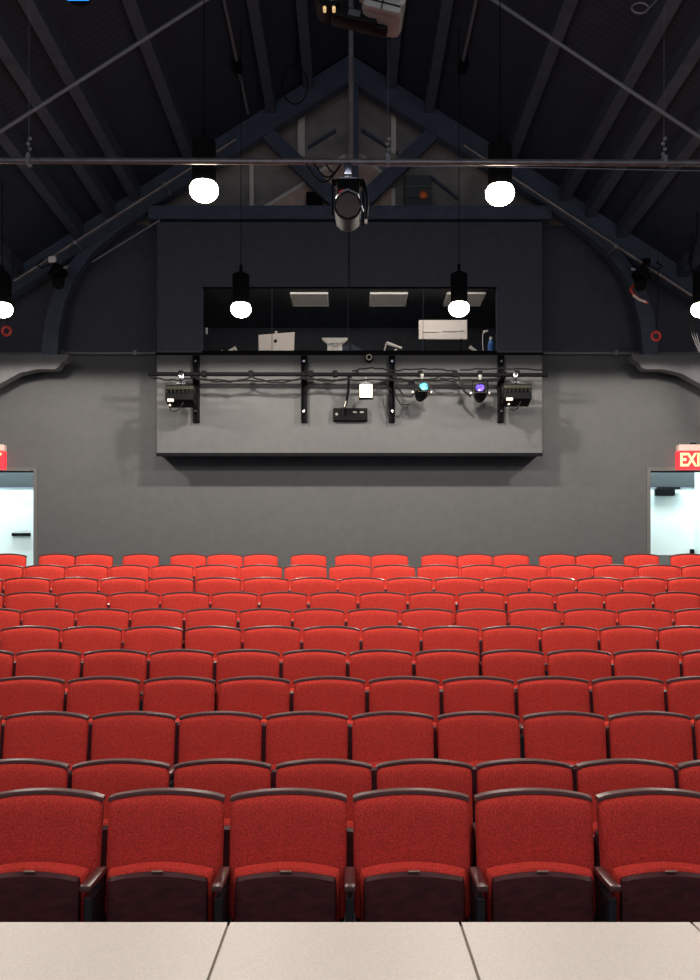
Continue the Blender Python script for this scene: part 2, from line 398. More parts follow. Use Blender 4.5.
rod('conduit', P(92, 262, 14.05), P(160, 220, 14.05), .015, 'steel', 'short thin conduit under the left rafter by the arched brace', 'conduit')

# roof conduits
def cond(s, label):
    X = 1.5; z = roofz(X)-.06
    bm = new(); ye = 13.9 if s < 0 else 12.5; tube(bm, [(s*X, -2, z), (s*X, ye, z)], .02); 
    for y in (3, 5.6, 8.4, 10.2): box(bm, (s*X, y, z+.02), (.1, .06, .08))
    o = obj('conduit', bm, M['steel']); tag(o, label, 'conduit')
    bm = new(); box(bm, (s*X, 12.6, z-.03), (.12, .2, .1), bev=.01); obj('junction_box', bm, M['black'], o)
cond(-1, 'conduit with junction box running up the left roof slope toward the back')
cond(1, 'conduit with junction box running up the right roof slope toward the back')
bm = new(); c = P(295, 85, 12.8)
tube(bm, [c+Vector((.17*math.cos(t*PI/12), 0, .26*math.sin(t*PI/12))) for t in range(25)], .009)
tube(bm, [c+Vector((0, 0, .26)), c+Vector((.02, .05, .55)), Vector((c.x+.03, 12.85, roofz(c.x)-.01))], .009)
tag(obj('cable_coil', bm, M['rubber']), 'loop of black cable hanging beneath the roof left of the king post', 'cable')

# pendant lights -------------------------------------------------------
def pendant(loc, label):
    t = thing('pendant_light', label, 'pendant light', loc)
    bm = new(); cyl(bm, (0, 0, .06), (0, 0, .43), .108, seg=28); cyl(bm, (0, 0, .43), (0, 0, .46), .108, .06, seg=28)
    obj('shade', bm, M['black'], t)
    bm = new(); ball(bm, (0, 0, .0), .13, (1, 1, .8), seg=28)
    bmesh.ops.delete(bm, geom=[v for v in bm.verts if v.co.z > .085], context='VERTS')
    obj('bulb', bm, M['bulb'], t)
    bm = new(); cyl(bm, (0, 0, .46), (0, 0, .56), .02); cyl(bm, (0, 0, .56), (0, 0, roofz(loc[0])-loc[2]), .005, seg=6)
    obj('suspension_cable', bm, M['black'], t); return t
pend = [((-1.315, 8.5, 5.41), 'lit pendant lamp above the audience, large upper left one'),
        ((1.35, 8.5, 5.38), 'lit pendant lamp above the audience, large upper right one'),
        ((-1.386, 12, 5.38), 'lit pendant lamp in front of the left half of the booth window'),
        ((1.386, 12, 5.39), 'lit pendant lamp in front of the right half of the booth window'),
        ((-4.42, 12, 5.38), 'lit pendant lamp cut by the left edge of the photo'),
        ((4.47, 12, 5.38), 'lit pendant lamp cut by the right edge of the photo'),
        ((-4.42, 8.5, 5.4), 'lit pendant lamp on the left, outside the photo, middle row'),
        ((4.45, 8.5, 5.4), 'lit pendant lamp on the right, outside the photo, middle row'),
        ((-4.42, 5, 5.4), 'lit pendant lamp on the far left, outside the photo, nearest row'),
        ((-1.38, 5, 5.4), 'lit pendant lamp left of centre, outside the photo, nearest row'),
        ((1.38, 5, 5.4), 'lit pendant lamp right of centre, outside the photo, nearest row'),
        ((4.45, 5, 5.4), 'lit pendant lamp on the far right, outside the photo, nearest row')]
p0 = None
PE = 270
for loc, lab in pend:
    t = pendant(loc, lab)
    e = {5: 130, 8.5: 290, 12: 350}[loc[1]]
    l = lamp('pendant_lamp', 'SPOT', (loc[0], loc[1], loc[2]-.118), e, (1, .91, .80), spot_size=math.radians(179), spot_blend=.1, shadow_soft_size=.07)

# front lighting batten and what hangs on it ----------------------------
def clampwire(bm, x, y, z, ztop):
    cyl(bm, (x, y, z+.03), (x, y, ztop), .002, seg=6)
    for k in range(4): ball(bm, (x+(.008 if k % 2 else -.008), y, z+.06+k*.045), .017, seg=8)
    box(bm, (x, y, z), (.035, .075, .075))
B1 = 8.15; bz = P(0, 161, B1).z
bm = new(); cyl(bm, (-4.2, B1, P(0, 160, B1).z), (4.2, B1, P(0, 163.5, B1).z), .027)
bt = obj('lighting_batten', bm, M['pipe']); tag(bt, 'long horizontal pipe batten hung in front of the two large pendant lamps', 'pipe')
for px in (29, 388, 664):
    bm = new(); X = P(px, 0, B1).x; clampwire(bm, X, B1, bz, roofz(X)); obj('hanger_wire', bm, M['chrome'] if False else M['steel'], bt)
bm = new(); cyl(bm, (P(351, 0, B1).x, B1, bz), (P(351, 0, B1).x, B1, roofz(0)), .022); obj('drop_pipe', bm, M['pipe'], bt)
bm = new(); tube(bm, [P(355, 165, B1-.02), P(390, 166, B1-.02), P(470, 166.5, B1-.02), P(560, 168, B1-.02), P(700, 171, B1-.02)], .004); obj('thin_cable', bm, M['steel'], bt)

def spotlight(name, label, c, size, lens, tilt=0, pan=0, hook=None, group=None, lensr=.85, cat='spotlight', knobs=True):
    """can light: barrel along -y, yoke, clamp up to a pipe; origin at lamp centre"""
    t = thing(name, label, cat, c, group)
    R = Matrix.Rotation(pan, 4, 'Z') @ Matrix.Rotation(tilt, 4, 'X')
    s = size
    bm = new(); cyl(bm, (0, -s*.9, 0), (0, s*.3, 0), s*.5, s*.55, 20); cyl(bm, (0, s*.3, 0), (0, s*1.1, 0), s*.55, s*.35, 20)
    for k in range(4): cyl(bm, (0, s*(.35+.15*k), 0), (0, s*(.38+.15*k), 0), s*.62-k*s*.05, seg=20)
    bmesh.ops.transform(bm, matrix=R, verts=bm.verts); obj('barrel', bm, M['black'], t)
    bm = new(); ball(bm, (0, -s*.88, 0), s*.5*lensr, (1, .3, 1), 20); bmesh.ops.transform(bm, matrix=R, verts=bm.verts); obj('lens', bm, M[lens], t)
    bm = new()
    sq = s*.56
    for a, b in (((-sq, -s*.93, -sq), (sq, -s*.93, -sq)), ((sq, -s*.93, -sq), (sq, -s*.93, sq)), ((sq, -s*.93, sq), (-sq, -s*.93, sq)), ((-sq, -s*.93, sq), (-sq, -s*.93, -sq))):
        cyl(bm, a, b, s*.04, seg=6)
    bmesh.ops.transform(bm, matrix=R, verts=bm.verts); obj('colour_frame', bm, M['olive'], t)
    bm = new(); w = s*.72; h = s*1.15
    box(bm, (-w, 0, h*.45), (s*.08, s*.28, h*1.1)); box(bm, (w, 0, h*.45), (s*.08, s*.28, h*1.1)); box(bm, (0, 0, h), (2*w, s*.28, s*.08))
    obj('yoke', bm, M['black'], t, smooth=False)
    if knobs:
        bm = new()
        for q in (-1, 1): cyl(bm, (q*w, 0, 0), (q*(w+s*.22), 0, 0), s*.11, seg=12)
        obj('knob', bm, M['white'], t)
    bm = new(); cyl(bm, (0, 0, h), (0, 0, h+s*.3), s*.1); box(bm, (0, 0, h+s*.38), (s*.3, s*.35, s*.28), bev=s*.03)
    obj('clamp', bm, M['housing'], t)
    return t
# centre fixture under front batten (box shaped projector seen from the front)
c = P(348, 208, B1)
t = thing('profile_spotlight', 'black spotlight hanging below the centre of the long pipe batten', 'spotlight', (c.x, B1, c.z))
bm = new(); box(bm, (0, 0, .03), (.2, .4, .26), bev=.02); obj('body', bm, M['black'], t)
bm = new(); cyl(bm, (0, -.34, -.12), (0, .06, -.07), .115, .11, 24); obj('barrel', bm, M['black'], t)
bm = new(); cyl(bm, (0, -.355, -.122), (0, -.335, -.12), .102, seg=8); obj('lens', bm, mat('dark_lens', (.016, .008, .007), .45, spec=.2), t)
bm = new(); bx(bm, -.14, -.125, -.04, .04, -.06, .235); bx(bm, .125, .14, -.04, .04, -.14, .235); bx(bm, -.14, .14, -.04, .04, .2, .235)
tube(bm, [(.14, -.05, .2), (.17, -.05, .05), (.16, -.05, -.12)], .01); obj('yoke', bm, M['black'], t)
bm = new(); box(bm, (0, -.04, .237), (.16, .03, .008)); cyl(bm, (0, 0, .235), (0, 0, .3), .02); box(bm, (0, -.01, .32), (.07, .08, .1), bev=.01); obj('clamp', bm, M['chrome'], t)
bm = new(); cyl(bm, (.14, -.06, -.14), (.165, -.06, -.14), .02); obj('knob', bm, M['white'], t)
bm = new(); tube(bm, [(-.07, -.21, .04), (0, -.25, .055), (.08, -.24, .02), (.13, -.12, -.08)], .008); obj('safety_cord', bm, M['steel'], t)
bm = new(); ball(bm, (-.075, -.21, .0), .03, seg=12); obj('plug', bm, M['white'], t)
bm = new(); tube(bm, [(-.075, -.21, .045), (-.03, -.22, .06)], .013); obj('strap', bm, M['red'], t)
# black cable loops at the centre of the batten
bm = new()
for a, h in ((310, 30), (318, 22), (330, 14)):
    pts = []
    for k in range(9):
        u = k/8; pts.append(P(a-4+(345-a)*u*1.0, 164+h*.6*math.sin(u*PI), B1-.05))
    tube(bm, pts, .008)
tag(obj('cable', bm, M['rubber']), 'black cable sagging from the batten left of its central spotlight', 'cable')

# nearest batten, above the frame, with the big moving light and a blue lamp
B2 = 6.2; z2 = 6.02
bm = new(); cyl(bm, (-3.6, B2, z2), (3.6, B2, z2), .027)
b2 = obj('lighting_batten', bm, M['pipe']); tag(b2, 'pipe batten above the top edge of the photo carrying the moving light', 'pipe')
for X in (-2.4, 0, 2.4):
    bm = new(); clampwire(bm, X, B2, z2, roofz(X)); obj('hanger_wire', bm, M['steel'], b2)
c = P(362, 13, B2)
t = thing('moving_light', 'large grey moving stage light hanging at the top centre of the hall', 'moving light', (c.x, B2, c.z))
RY_ = lambda a: Matrix.Rotation(math.radians(a), 4, 'Y')
bm = new(); box(bm, (.145, .0, .05), (.27, .3, .27), RY_(9), bev=.05); obj('head', bm, M['housing'], t)
bm = new(); box(bm, (.13, -.165, -.05), (.25, .06, .09), RY_(14), bev=.02)
box(bm, (.265, -.17, .05), (.05, .06, .24), RY_(9), bev=.015); box(bm, (.015, -.17, .07), (.045, .06, .2), RY_(9), bev=.015)
obj('bezel', bm, M['housing'], t)
bm = new(); box(bm, (.135, -.2, -.055), (.22, .008, .006), RY_(14)); box(bm, (.13, -.198, -.05), (.006, .012, .085), RY_(14)); box(bm, (.265, -.203, .06), (.008, .008, .2), RY_(9)); box(bm, (.245, -.203, .06), (.006, .008, .2), RY_(9)); obj('seam', bm, M['black'], t)
bm = new(); cyl(bm, (.14, -.15, .085), (.14, -.185, .085), .1, .092, 28); obj('lens_barrel', bm, M['black'], t)
bm = new(); ball(bm, (.15, -.18, .085), .06, (.6, .3, 1.2), 20); obj('lens', bm, M['blue_lens'], t)
bm = new(); box(bm, (-.05, .0, -.045), (.30, .14, .08), RY_(12), bev=.02); box(bm, (.06, .03, -.085), (.22, .1, .04), RY_(12), bev=.015); obj('base', bm, M['black'], t)
bm = new(); box(bm, (-.05, -.073, -.045), (.08, .012, .04), RY_(12)); obj('display', bm, M['boxgrey'], t)
bm = new(); cyl(bm, (-.215, .1, .08), (-.215, -.1, .08), .095, .095, 28); obj('yoke_arm', bm, M['black'], t)
bm = new(); cyl(bm, (-.19, -.1, .09), (-.19, -.14, .09), .07, .06, 28); obj('motor_cap', bm, M['housing'], t)
for dx in (0, .06):
    bm = new(); cyl(bm, (-.243+dx, -.07, -.032), (-.243+dx, -.11, -.032), .011, seg=12); obj('contact', bm, M['amber'], t)
bm = new(); cyl(bm, (0, 0, .15), (0, 0, z2-c.z), .03); box(bm, (0, 0, z2-c.z), (.09, .08, .09)); obj('clamp', bm, M['black'], t)
c = P(81, -9, B2)
t = thing('blue_spotlight', 'spotlight with a bright blue lens peeking in at the top left edge', 'spotlight', (c.x, B2, c.z))
bm = new(); cyl(bm, (0, .1, .1), (0, -.06, -.02), .095, .105, 20); obj('barrel', bm, M['black'], t)
bm = new(); box(bm, (0, -.1, -.03), (.17, .03, .165), Matrix.Rotation(math.radians(20), 4, 'X'), bev=.02); obj('lens', bm, mat('blue_gel', (.02, .25, .7), .3, emit=.75, ecol=(.03, .42, 1.)), t)
bm = new(); cyl(bm, (0, .05, .1), (0, 0, z2-c.z), .015); box(bm, (0, 0, z2-c.z), (.07, .07, .07)); obj('clamp', bm, M['black'], t)

# booth rail ----------------------------------------------------------
BR = 13.65; rz = P(0, 374, BR).z
bm = new(); cyl(bm, P(148, 374, BR), P(548, 375, BR), .03)
rail = obj('booth_rail', bm, M['black']); tag(rail, 'black horizontal lighting rail fixed across the front of the control booth', 'rail')
for px in (196, 304, 392, 501):
    bm = new(); X = P(px, 0, 14.0).x; z0, z1 = P(0, 422, 14).z, P(0, 355, 14).z
    bx(bm, X-.045, X-.025, 13.97, 14.07, z0, z1); bx(bm, X+.025, X+.045, 13.97, 14.07, z0, z1); bx(bm, X-.045, X+.045, 14.03, 14.068, z0, z1)
    bx(bm, X-.03, X+.03, BR, 14.04, rz-.035, rz+.035)
    s_ = obj('wall_strut', bm, M['black'], rail, smooth=False)
    bm = new()
    for py in (361, 411): q = P(px, py, 13.96); cyl(bm, (X, 13.96, q.z), (X, 14.03, q.z), .018, seg=10)
    obj('bolt', bm, M['chrome'], s_)
for px in (181, 204, 251, 311, 335, 420, 455, 480, 517):
    bm = new(); q = P(px, 373, BR); box(bm, (q.x, BR, rz), (.07, .085, .09), bev=.01); obj('pipe_clamp', bm, M['black'], rail)
def sag(bm, x0, x1, y, s, r=.012, d=BR-.035, n=10):
    tube(bm, [P(x0+(x1-x0)*k/n, y+s*math.sin(PI*k/n)+(.6*math.sin(k*2.3)), d) for k in range(n+1)], r)
bm = new()
for a, b, y, s in ((150, 196, 377, 3), (196, 252, 377, 5), (252, 304, 377, 5.5), (196, 304, 379, 2), (304, 352, 377, 4), (352, 392, 371, -3), (392, 455, 371, -2), (392, 440, 377, 4), (440, 500, 378, 2), (460, 545, 370, -1.5), (304, 392, 379, 1), (380, 500, 379.5, 1)):
    sag(bm, a, b, y, s)
tag(obj('cable', bm, M['rubber']), 'black cables draped along the booth lighting rail', 'cable')

def flood(px, py, label):
    d = 13.57; c = P(px, py, d)
    t = thing('flood_light', label, 'floodlight', (c.x, d, c.z), None)
    bm = new(); box(bm, (0, 0, -.02), (.4, .3, .17), Matrix.Rotation(math.radians(-12), 4, 'X'), bev=.015); obj('body', bm, M['black'], t)
    bm = new(); box(bm, (0, -.03, .075), (.405, .27, .055), Matrix.Rotation(math.radians(-12), 4, 'X'), bev=.01)
    for k in range(7): box(bm, (-.17+k*.056, -.165, .06), (.008, .02, .06))
    obj('cooling_fins', bm, M['olive'], t)
    bm = new(); bx(bm, -.215, -.2, -.03, .03, -.02, .165); bx(bm, .2, .215, -.03, .03, -.02, .165); bx(bm, -.215, .215, -.03, .03, .15, .168); obj('yoke', bm, M['black'], t, smooth=False)
    bm = new(); box(bm, (0, -.02, .19), (.14, .05, .012)); cyl(bm, (0, 0, .17), (0, .05, .3), .018); box(bm, (0, .06, .31), (.06, .08, .09), bev=.01); obj('clamp', bm, M['chrome'], t)
    bm = new(); box(bm, (-.12, -.16, -.08), (.09, .04, .045), bev=.006); ball(bm, (-.13, -.16, -.15), .018, seg=10); obj('plug', bm, M['alum'], t)
    bm = new(); tube(bm, [(-.13, -.16, -.15), (-.12, -.16, -.22), (-.06, -.16, -.24), (.0, -.13, -.2), (.05, -.1, -.1)], .008); obj('power_cord', bm, M['rubber'], t)
flood(181, 397, 'black floodlight at the left end of the booth rail')
flood(516, 396, 'black floodlight at the right end of the booth rail')
spotlight('stage_spotlight', 'black spotlight with a cyan lens on the booth rail', P(422, 392, 13.6), .155, 'cyan_lens', math.radians(-22), math.radians(8))
spotlight('stage_spotlight', 'black spotlight with a violet lens on the booth rail', P(480, 393, 13.6), .155, 'violet_lens', math.radians(-22), math.radians(-8))
# square work lamp
c = P(366, 391, 13.58)
t = thing('work_lamp', 'small square glowing white work lamp hanging from the booth rail', 'lamp', (c.x, 13.58, c.z))
bm = new(); box(bm, (0, .05, 0), (.205, .1, .215), bev=.01); obj('housing', bm, M['black'], t)
bm = new(); box(bm, (0, -.008, 0), (.18, .016, .19), bev=.004); obj('lit_panel', bm, M['worklamp'], t)
bm = new(); cyl(bm, (0, .05, .1), (0, .08, .22), .014); box(bm, (0, .07, .125), (.12, .04, .02)); obj('clamp', bm, M['steel'], t)
# outlet box
d = 13.98; a = P(333, 408, d); b = P(367.5, 420.5, d)
t = thing('outlet_box', 'flat black outlet box mounted low on the booth front', 'electrical box', ((a.x+b.x)/2, d, (a.z+b.z)/2))
w, h = (b.x-a.x)/2, (a.z-b.z)/2
bm = new(); bx(bm, -w, w, 0, .09, -h, h, .006); obj('box', bm, M['black'], t)
bm = new()
for X in (.07, .17): box(bm, (X-.0, -.004, .03), (.055, .008, .022), bev=.003)
ball(bm, (-.2, 0, 0), .022, (1, .4, 1), 10); obj('socket', bm, M['housing'], t)
bm = new(); tube(bm, [(-.1, -.02, -.02), (-.1, -.03, .06), (-.06, -.06, .16), (-.03, -.16, .3), (-.02, -.3, .5)], .02); obj('power_cord', bm, M['rubber'], t)
bm = new(); tube(bm, [(-.085, -.055, .1), (-.06, -.085, .18)], .011); obj('tape', bm, M['white'], t)
bm = new()
box(bm, P(357, 372, 13.61), (.05, .03, .03)); box(bm, P(461, 384, 13.6), (.06, .06, .12), Matrix.Rotation(.4, 4, 'Y'), bev=.01)
tube(bm, [P(458, 376, 13.61), P(461, 384, 13.6), P(464, 391, 13.6), P(471, 397, 13.59)], .015)
tag(obj('plug_connector', bm, M['rubber']), 'black cable connector hanging from the booth rail left of the violet spotlight', 'connector')
bm = new()
tube(bm, [P(396, 375.5, 13.63), P(398, 388, 13.61), P(404, 396, 13.6), P(411, 397, 13.59), P(415, 390, 13.6)], .012)
tube(bm, [P(394, 375.5, 13.63), P(395, 395, 13.61), P(401, 405, 13.61), P(410, 404, 13.59)], .01)
tag(obj('cable', bm, M['rubber']), 'black cable loops hanging left of the cyan spotlight', 'cable')
c = P(369, 358, 14.0)
t = thing('small_camera', 'small black camera with a pale ring below the booth window', 'camera', (c.x, 14.0, c.z))
bm = new(); cyl(bm, (0, .05, 0), (0, -.05, 0), .06, .055, 20); obj('body', bm, M['black'], t)
bm = new(); tube(bm, [(.038*math.cos(k*PI/8), -.052, .038*math.sin(k*PI/8)) for k in range(17)], .008); obj('lens_ring', bm, M['white'], t)

# booth contents ------------------------------------------------------
dk = wz0-.005
def booth(px, py, d=14.4): return P(px, py, d)
t = thing('desktop_computer', 'large pale all-in-one computer seen from behind, left part of booth window', 'computer', (P(276, 0, 14.4).x, 14.4, dk))
bm = new(); q = [(-.26, .0), (.27, .0), (.285, .375), (-.265, .33)]; prism(bm, q, -.012, .02); obj('display', bm, M['alum'], t, smooth=False)
bm = new(); prism(bm, [(-.055, 0), (.055, 0), (.045, .16), (-.03, .16)], -.05, -.013); obj('stand', bm, M['white'], t, smooth=False)
bm = new(); ball(bm, (-.008, -.014, .235), .026, (1, .15, .95), 14); ball(bm, (0, -.014, .268), .009, (.6, .3, 1), 8); obj('emblem', bm, M['black'], t)
bm = new(); box(bm, (.0, 0, .375), (.04, .03, .03), bev=.005); obj('webcam', bm, M['white'], t)
t = thing('flared_stand', 'white stand with a flared top beside the centre of the booth window', 'stand', (P(335, 0, 14.4).x, 14.4, dk))
bm = new(); bx(bm, -.115, -.045, -.05, .05, 0, .2); bx(bm, -.04, .035, -.045, .05, 0, .2); bx(bm, .04, .11, -.05, .05, 0, .2); obj('column', bm, M['white'], t, smooth=False)
bm = new(); prism(bm, [(-.115, .2), (.11, .2), (.2, .275), (-.2, .275)], -.06, .06); obj('top', bm, M['white'], t, smooth=False)
c0, c1 = P(419, 320, 14.9), P(467, 339, 14.9)
t = thing('wall_board', 'pale horizontal board behind the right half of the booth window', 'board', ((c0.x+c1.x)/2, 14.9, c1.z))
bm = new(); bx(bm, -.38, .38, 0, .03, 0, .3); obj('board', bm, M['alum'], t, smooth=False)
bm = new()
for k, (x, w) in enumerate(((-.2, .24), (.1, .22), (.28, .08))): box(bm, (x, -.01, .12+.01*k), (w, .02, .025))
obj('tray', bm, M['white'], t, smooth=False)
bm = new(); bx(bm, -.3, -.27, .0, .03, -(c1.z-dk)-.02, 0); bx(bm, .27, .3, .0, .03, -(c1.z-dk)-.02, 0); obj('leg', bm, M['black'], t, smooth=False)
def desklamp(px, label, pts, r, head):
    t = thing('desk_lamp', label, 'desk lamp', (P(px, 0, 14.35).x, 14.35, dk))
    bm = new(); cyl(bm, (0, 0, 0), (0, 0, .02), .06); obj('base', bm, M['black'], t)
    bm = new(); tube(bm, [(0, 0, .01)]+pts, r); obj('arm', bm, M['alum'], t)
    bm = new(); a, b, rr_ = head; cyl(bm, a, b, rr_, rr_*.7); obj('head', bm, M['white'], t)
desklamp(384, 'angled metal desk lamp in the booth, right of the window centre', [(.01, 0, .1), (.04, 0, .2)], .01, ((.04, 0, .2), (.27, 0, .12), .022))
desklamp(395, 'small curled desk lamp in the booth beside the angled lamp', [(-.01, 0, .06), (.0, 0, .1), (.03, 0, .1)], .01, ((.0, 0, .09), (.05, 0, .03), .02))
desklamp(478, 'desk lamp with a bright round head near the right end of booth window', [(-.02, 0, .05), (-.06, 0, .1)], .012, ((-.13, 0, .14), (-.02, 0, .07), .025))
desklamp(236, 'low folded desk lamp near the left end of the booth window', [(.02, 0, .06), (-.02, 0, .13)], .012, ((0, 0, .13), (-.16, 0, .04), .022))
t = thing('paper_roll', 'small round white object on the booth desk at left', 'roll', (P(222, 0, 14.4).x, 14.4, dk))
bm = new(); ball(bm, (0, 0, .05), .055, (1, 1, .9), 14); obj('ball', bm, M['white'], t)
bm = new(); cyl(bm, (0, 0, 0), (0, 0, .012), .04); obj('base', bm, M['black'], t)
t = thing('water_bottle', 'blue bottle standing at the right end of the booth desk', 'bottle', (P(491, 0, 14.4).x, 14.4, dk))
bm = new(); cyl(bm, (0, 0, 0), (0, 0, .2), .05, .05, 16); cyl(bm, (0, 0, .2), (0, 0, .26), .05, .02, 16); obj('body', bm, M['bluecloth'], t)
bm = new(); cyl(bm, (0, 0, .26), (0, 0, .3), .022); obj('cap', bm, M['white'], t)
t = thing('gooseneck_microphone', 'thin pale gooseneck microphone at the right end of booth window', 'microphone', (P(484, 0, 14.45).x, 14.45, dk))
bm = new(); cyl(bm, (0, 0, 0), (0, 0, .02), .05); obj('base', bm, M['black'], t)
bm = new(); tube(bm, [(0, 0, .01), (-.02, 0, .2), (-.02, 0, .36), (.03, 0, .4)], .008); obj('neck', bm, M['alum'], t)
bm = new(); cyl(bm, (-.01, 0, .39), (.06, 0, .41), .018); obj('capsule', bm, M['white'], t)
bm = new(); box(bm, P(204.5, 331, 14.13)+Vector((0.03, .0, 0)), (.03, .04, .09), bev=.005)
lt = obj('wall_switch', bm, M['white']); tag(lt, 'small white latch at the left end of the booth window', 'latch')
# ceiling panels in booth
for x0, x1, lab in ((290, 328, 'left'), (370, 408, 'middle'), (447, 486, 'right')):
    dn = 14.62; X0, X1 = P(x0, 0, 14.6).x, P(x1, 0, 14.6).x
    t = thing('ceiling_panel', 'framed grey ceiling panel in the booth, %s one of three' % {'left': 'leftmost', 'middle': 'middle', 'right': 'rightmost'}[lab], 'ceiling panel', ((X0+X1)/2, 14.93, RZ1))
    w = (X1-X0)/2
    bm = new(); bx(bm, -w+.02, w-.02, -.3, .3, -.02, -.002); obj('grille', bm, M['panel'], t, smooth=False)
    bm = new(); bx(bm, -w, -w+.02, -.32, .32, -.03, -.001); bx(bm, w-.02, w, -.32, .32, -.03, -.001); bx(bm, -w+.02, w-.02, -.32, -.3, -.03, -.001); bx(bm, -w+.02, w-.02, .3, .32, -.03, -.001)
    obj('frame', bm, M['white'], t, smooth=False)

# equipment on the truss collar
c = P(418, 209, 14.35)
t = thing('equipment_case', 'dark grey stacked metal case with an orange knob, above the collar beam', 'case', (c.x, 14.4, c.z))
for k, (a, b) in enumerate(((0, .16), (.165, .32), (.325, .5))):
    bm = new(); bx(bm, -.2, .2, -.08, .1, a, b, .01); obj('section', bm, M['boxgrey'], t, smooth=False)
bm = new(); ball(bm, (.08, -.1, .19), .065, (1, .6, 1), 16); obj('knob', bm, M['orange'], t)
bm = new(); bx(bm, -.2, .2, -.095, -.08, .0, .02); bx(bm, -.2, .2, -.09, -.08, .325, .335); obj('edge_trim', bm, M['steel'], t, smooth=False)
bm = new(); bx(bm, -2.3, 2.3, 14.3, 14.6, c.z-.06, c.z); obj('trim_4', bm, M['beam'], kind='structure', smooth=False)
c = P(314, 209, 14.35)
bm = new(); bx(bm, c.x-.12, c.x+.12, 14.34, 14.5, c.z, c.z+.26, .01)
tag(obj('loudspeaker', bm, M['black']), 'small black box left of the king post on the collar beam', 'box')

# small fixtures on the sloping pipes
def small_spot(px, py, label, flip):
    c = P(px, py, 13.62)
    t = thing('small_spotlight', label, 'spotlight', c)
    R = Matrix.Rotation(math.radians(30)*flip, 4, 'Y')
    bm = new(); box(bm, (0, 0, -.06), (.15, .3, .22), R, bev=.03); obj('body', bm, M['black'], t)
    bm = new(); cyl(bm, (.05*flip, -.1, -.16), (.09*flip, -.28, -.3), .075, .085, 18); obj('barrel', bm, M['black'], t)
    bm = new(); box(bm, (-.05*flip, -.1, .1), (.11, .05, .09), bev=.01); obj('label_plate', bm, M['white'] if flip > 0 else M['black'], t)
    bm = new(); cyl(bm, (.12*flip, -.12, -.02), (.19*flip, -.14, -.0), .025); obj('knob', bm, M['chrome'], t)
    bm = new(); tube(bm, [(-.05*flip, -.1, .05), (-.2*flip, -.1, -.02), (-.28*flip, -.08, .04), (-.2*flip, -.05, .12)], .012); obj('power_cord', bm, M['rubber'], t)
small_spot(58, 269, 'small black spotlight clamped to the left sloping pipe', 1)
small_spot(641, 271, 'small black spotlight clamped to the right sloping pipe', -1)
def ring(px, py, label, r=.06):
    c = P(px, py, 13.4); bm = new()
    tube(bm, [c+Vector((r*math.cos(k*PI/8), 0, r*math.sin(k*PI/8))) for k in range(17)], .02)
    k_ = tag(obj('hook', bm, M['red']), label, 'hook')
    bm = new(); tube(bm, [c+Vector((0, 0, r)), c+Vector((.05, .05, .5)), Vector((c.x+.06, 13.5, roofz(c.x)-.05))], .005); obj('cord', bm, M['rubber'], k_)
ring(656, 336, 'red hook on a thin cord beside the right arched brace')
ring(6.5, 331, 'red hook on a thin cord below the lamp at the left edge')
bm = new(); tube(bm, [P(637, 282, 13.5), P(630, 290, 13.5), P(634, 295, 13.5), P(640, 300, 13.5), P(648, 303, 13.5)], .022)
st_ = obj('strap', bm, M['red']); tag(st_, 'red strap hanging below the right small spotlight', 'strap')
bm = new(); tube(bm, [P(633, 295, 13.46), P(639, 299.5, 13.46), P(646, 302, 13.46)], .016); obj('pale_band', bm, M['white'], st_)
bm = new()
for k in range(3): tube(bm, [P(697-k*3, 232, 12.6), P(691-k, 262, 12.6), P(694+k, 285, 12.6), P(690+3*k, 330, 12.6), P(699+k, 352, 12.6)], .008)
tube(bm, [P(697, 232, 12.6), Vector((P(697, 0, 12.6).x, 12.6, roofz(4.6)-.0))], .008)
tag(obj('cable', bm, M['rubber']), 'tangled dark cables hanging by the lamp at the right edge', 'cable')
bm = new(); tube(bm, [P(640, 8, 9)+Vector((.08*math.cos(k*PI/7), 0, .05*math.sin(k*PI/7))) for k in range(13)]+[P(664, -8, 9), Vector((P(672, 0, 9).x, 9, roofz(P(672, 0, 9).x)))], .01)
tag(obj('cable', bm, M['steel']), 'pale loop of cable at the roof near the top right corner', 'cable')

# ---------------------------------------------------------------- seats
def lean(z): return -.145+(.145)*(z/.9)**1.2 if z > 0 else -.145   # y of back plane at height z
def pillow(w, z0, z1, arch, yfun, t, side=-1, nx=18, nz=12, w2=None, p=5):
    """cushion: rounded slab, front bulging towards -y"""
    bm = new(); fr = []; bk = []
    for j in range(nz+1):
        v = j/nz; vv = 1-(1-v)**1.0; ra = []; rb = []
        vs = math.sin((v-.5)*PI)*.5+.5
        for i in range(nx+1):
            u = math.sin((i/nx-.5)*PI)
            hw = (w2 if w2 else w)*(1-vs)/2+w*vs/2
            zt = z1-arch*u*u; z = z0+(zt-z0)*vs
            cr = 1-.035*max(0, (abs(2*vs-1)-.8)/.2)**2      # corner rounding
            x = hw*u*cr
            prof = max(0, 1-abs(u)**p)**.5*max(0, 1-abs(2*vs-1)**(p*2))**.5
            ra.append(bm.verts.new((x, yfun(z)-t*.35-t*.65*prof, z))); rb.append(bm.verts.new((x, yfun(z), z)))
        fr.append(ra); bk.append(rb)
    for j in range(nz):
        for i in range(nx):
            bm.faces.new((fr[j][i], fr[j][i+1], fr[j+1][i+1], fr[j+1][i])); bm.faces.new((bk[j][i], bk[j+1][i], bk[j+1][i+1], bk[j][i+1]))
    for j in range(nz):
        bm.faces.new((fr[j][0], fr[j+1][0], bk[j+1][0], bk[j][0])); bm.faces.new((fr[j][nx], bk[j][nx], bk[j+1][nx], fr[j+1][nx]))
    for i in range(nx):
        bm.faces.new((fr[nz][i], fr[nz][i+1], bk[nz][i+1], bk[nz][i])); bm.faces.new((fr[0][i], bk[0][i], bk[0][i+1], fr[0][i+1]))
    return bm
BWD = .531; ARCH = .030
def cushion_y(z): return lean(z)-.0
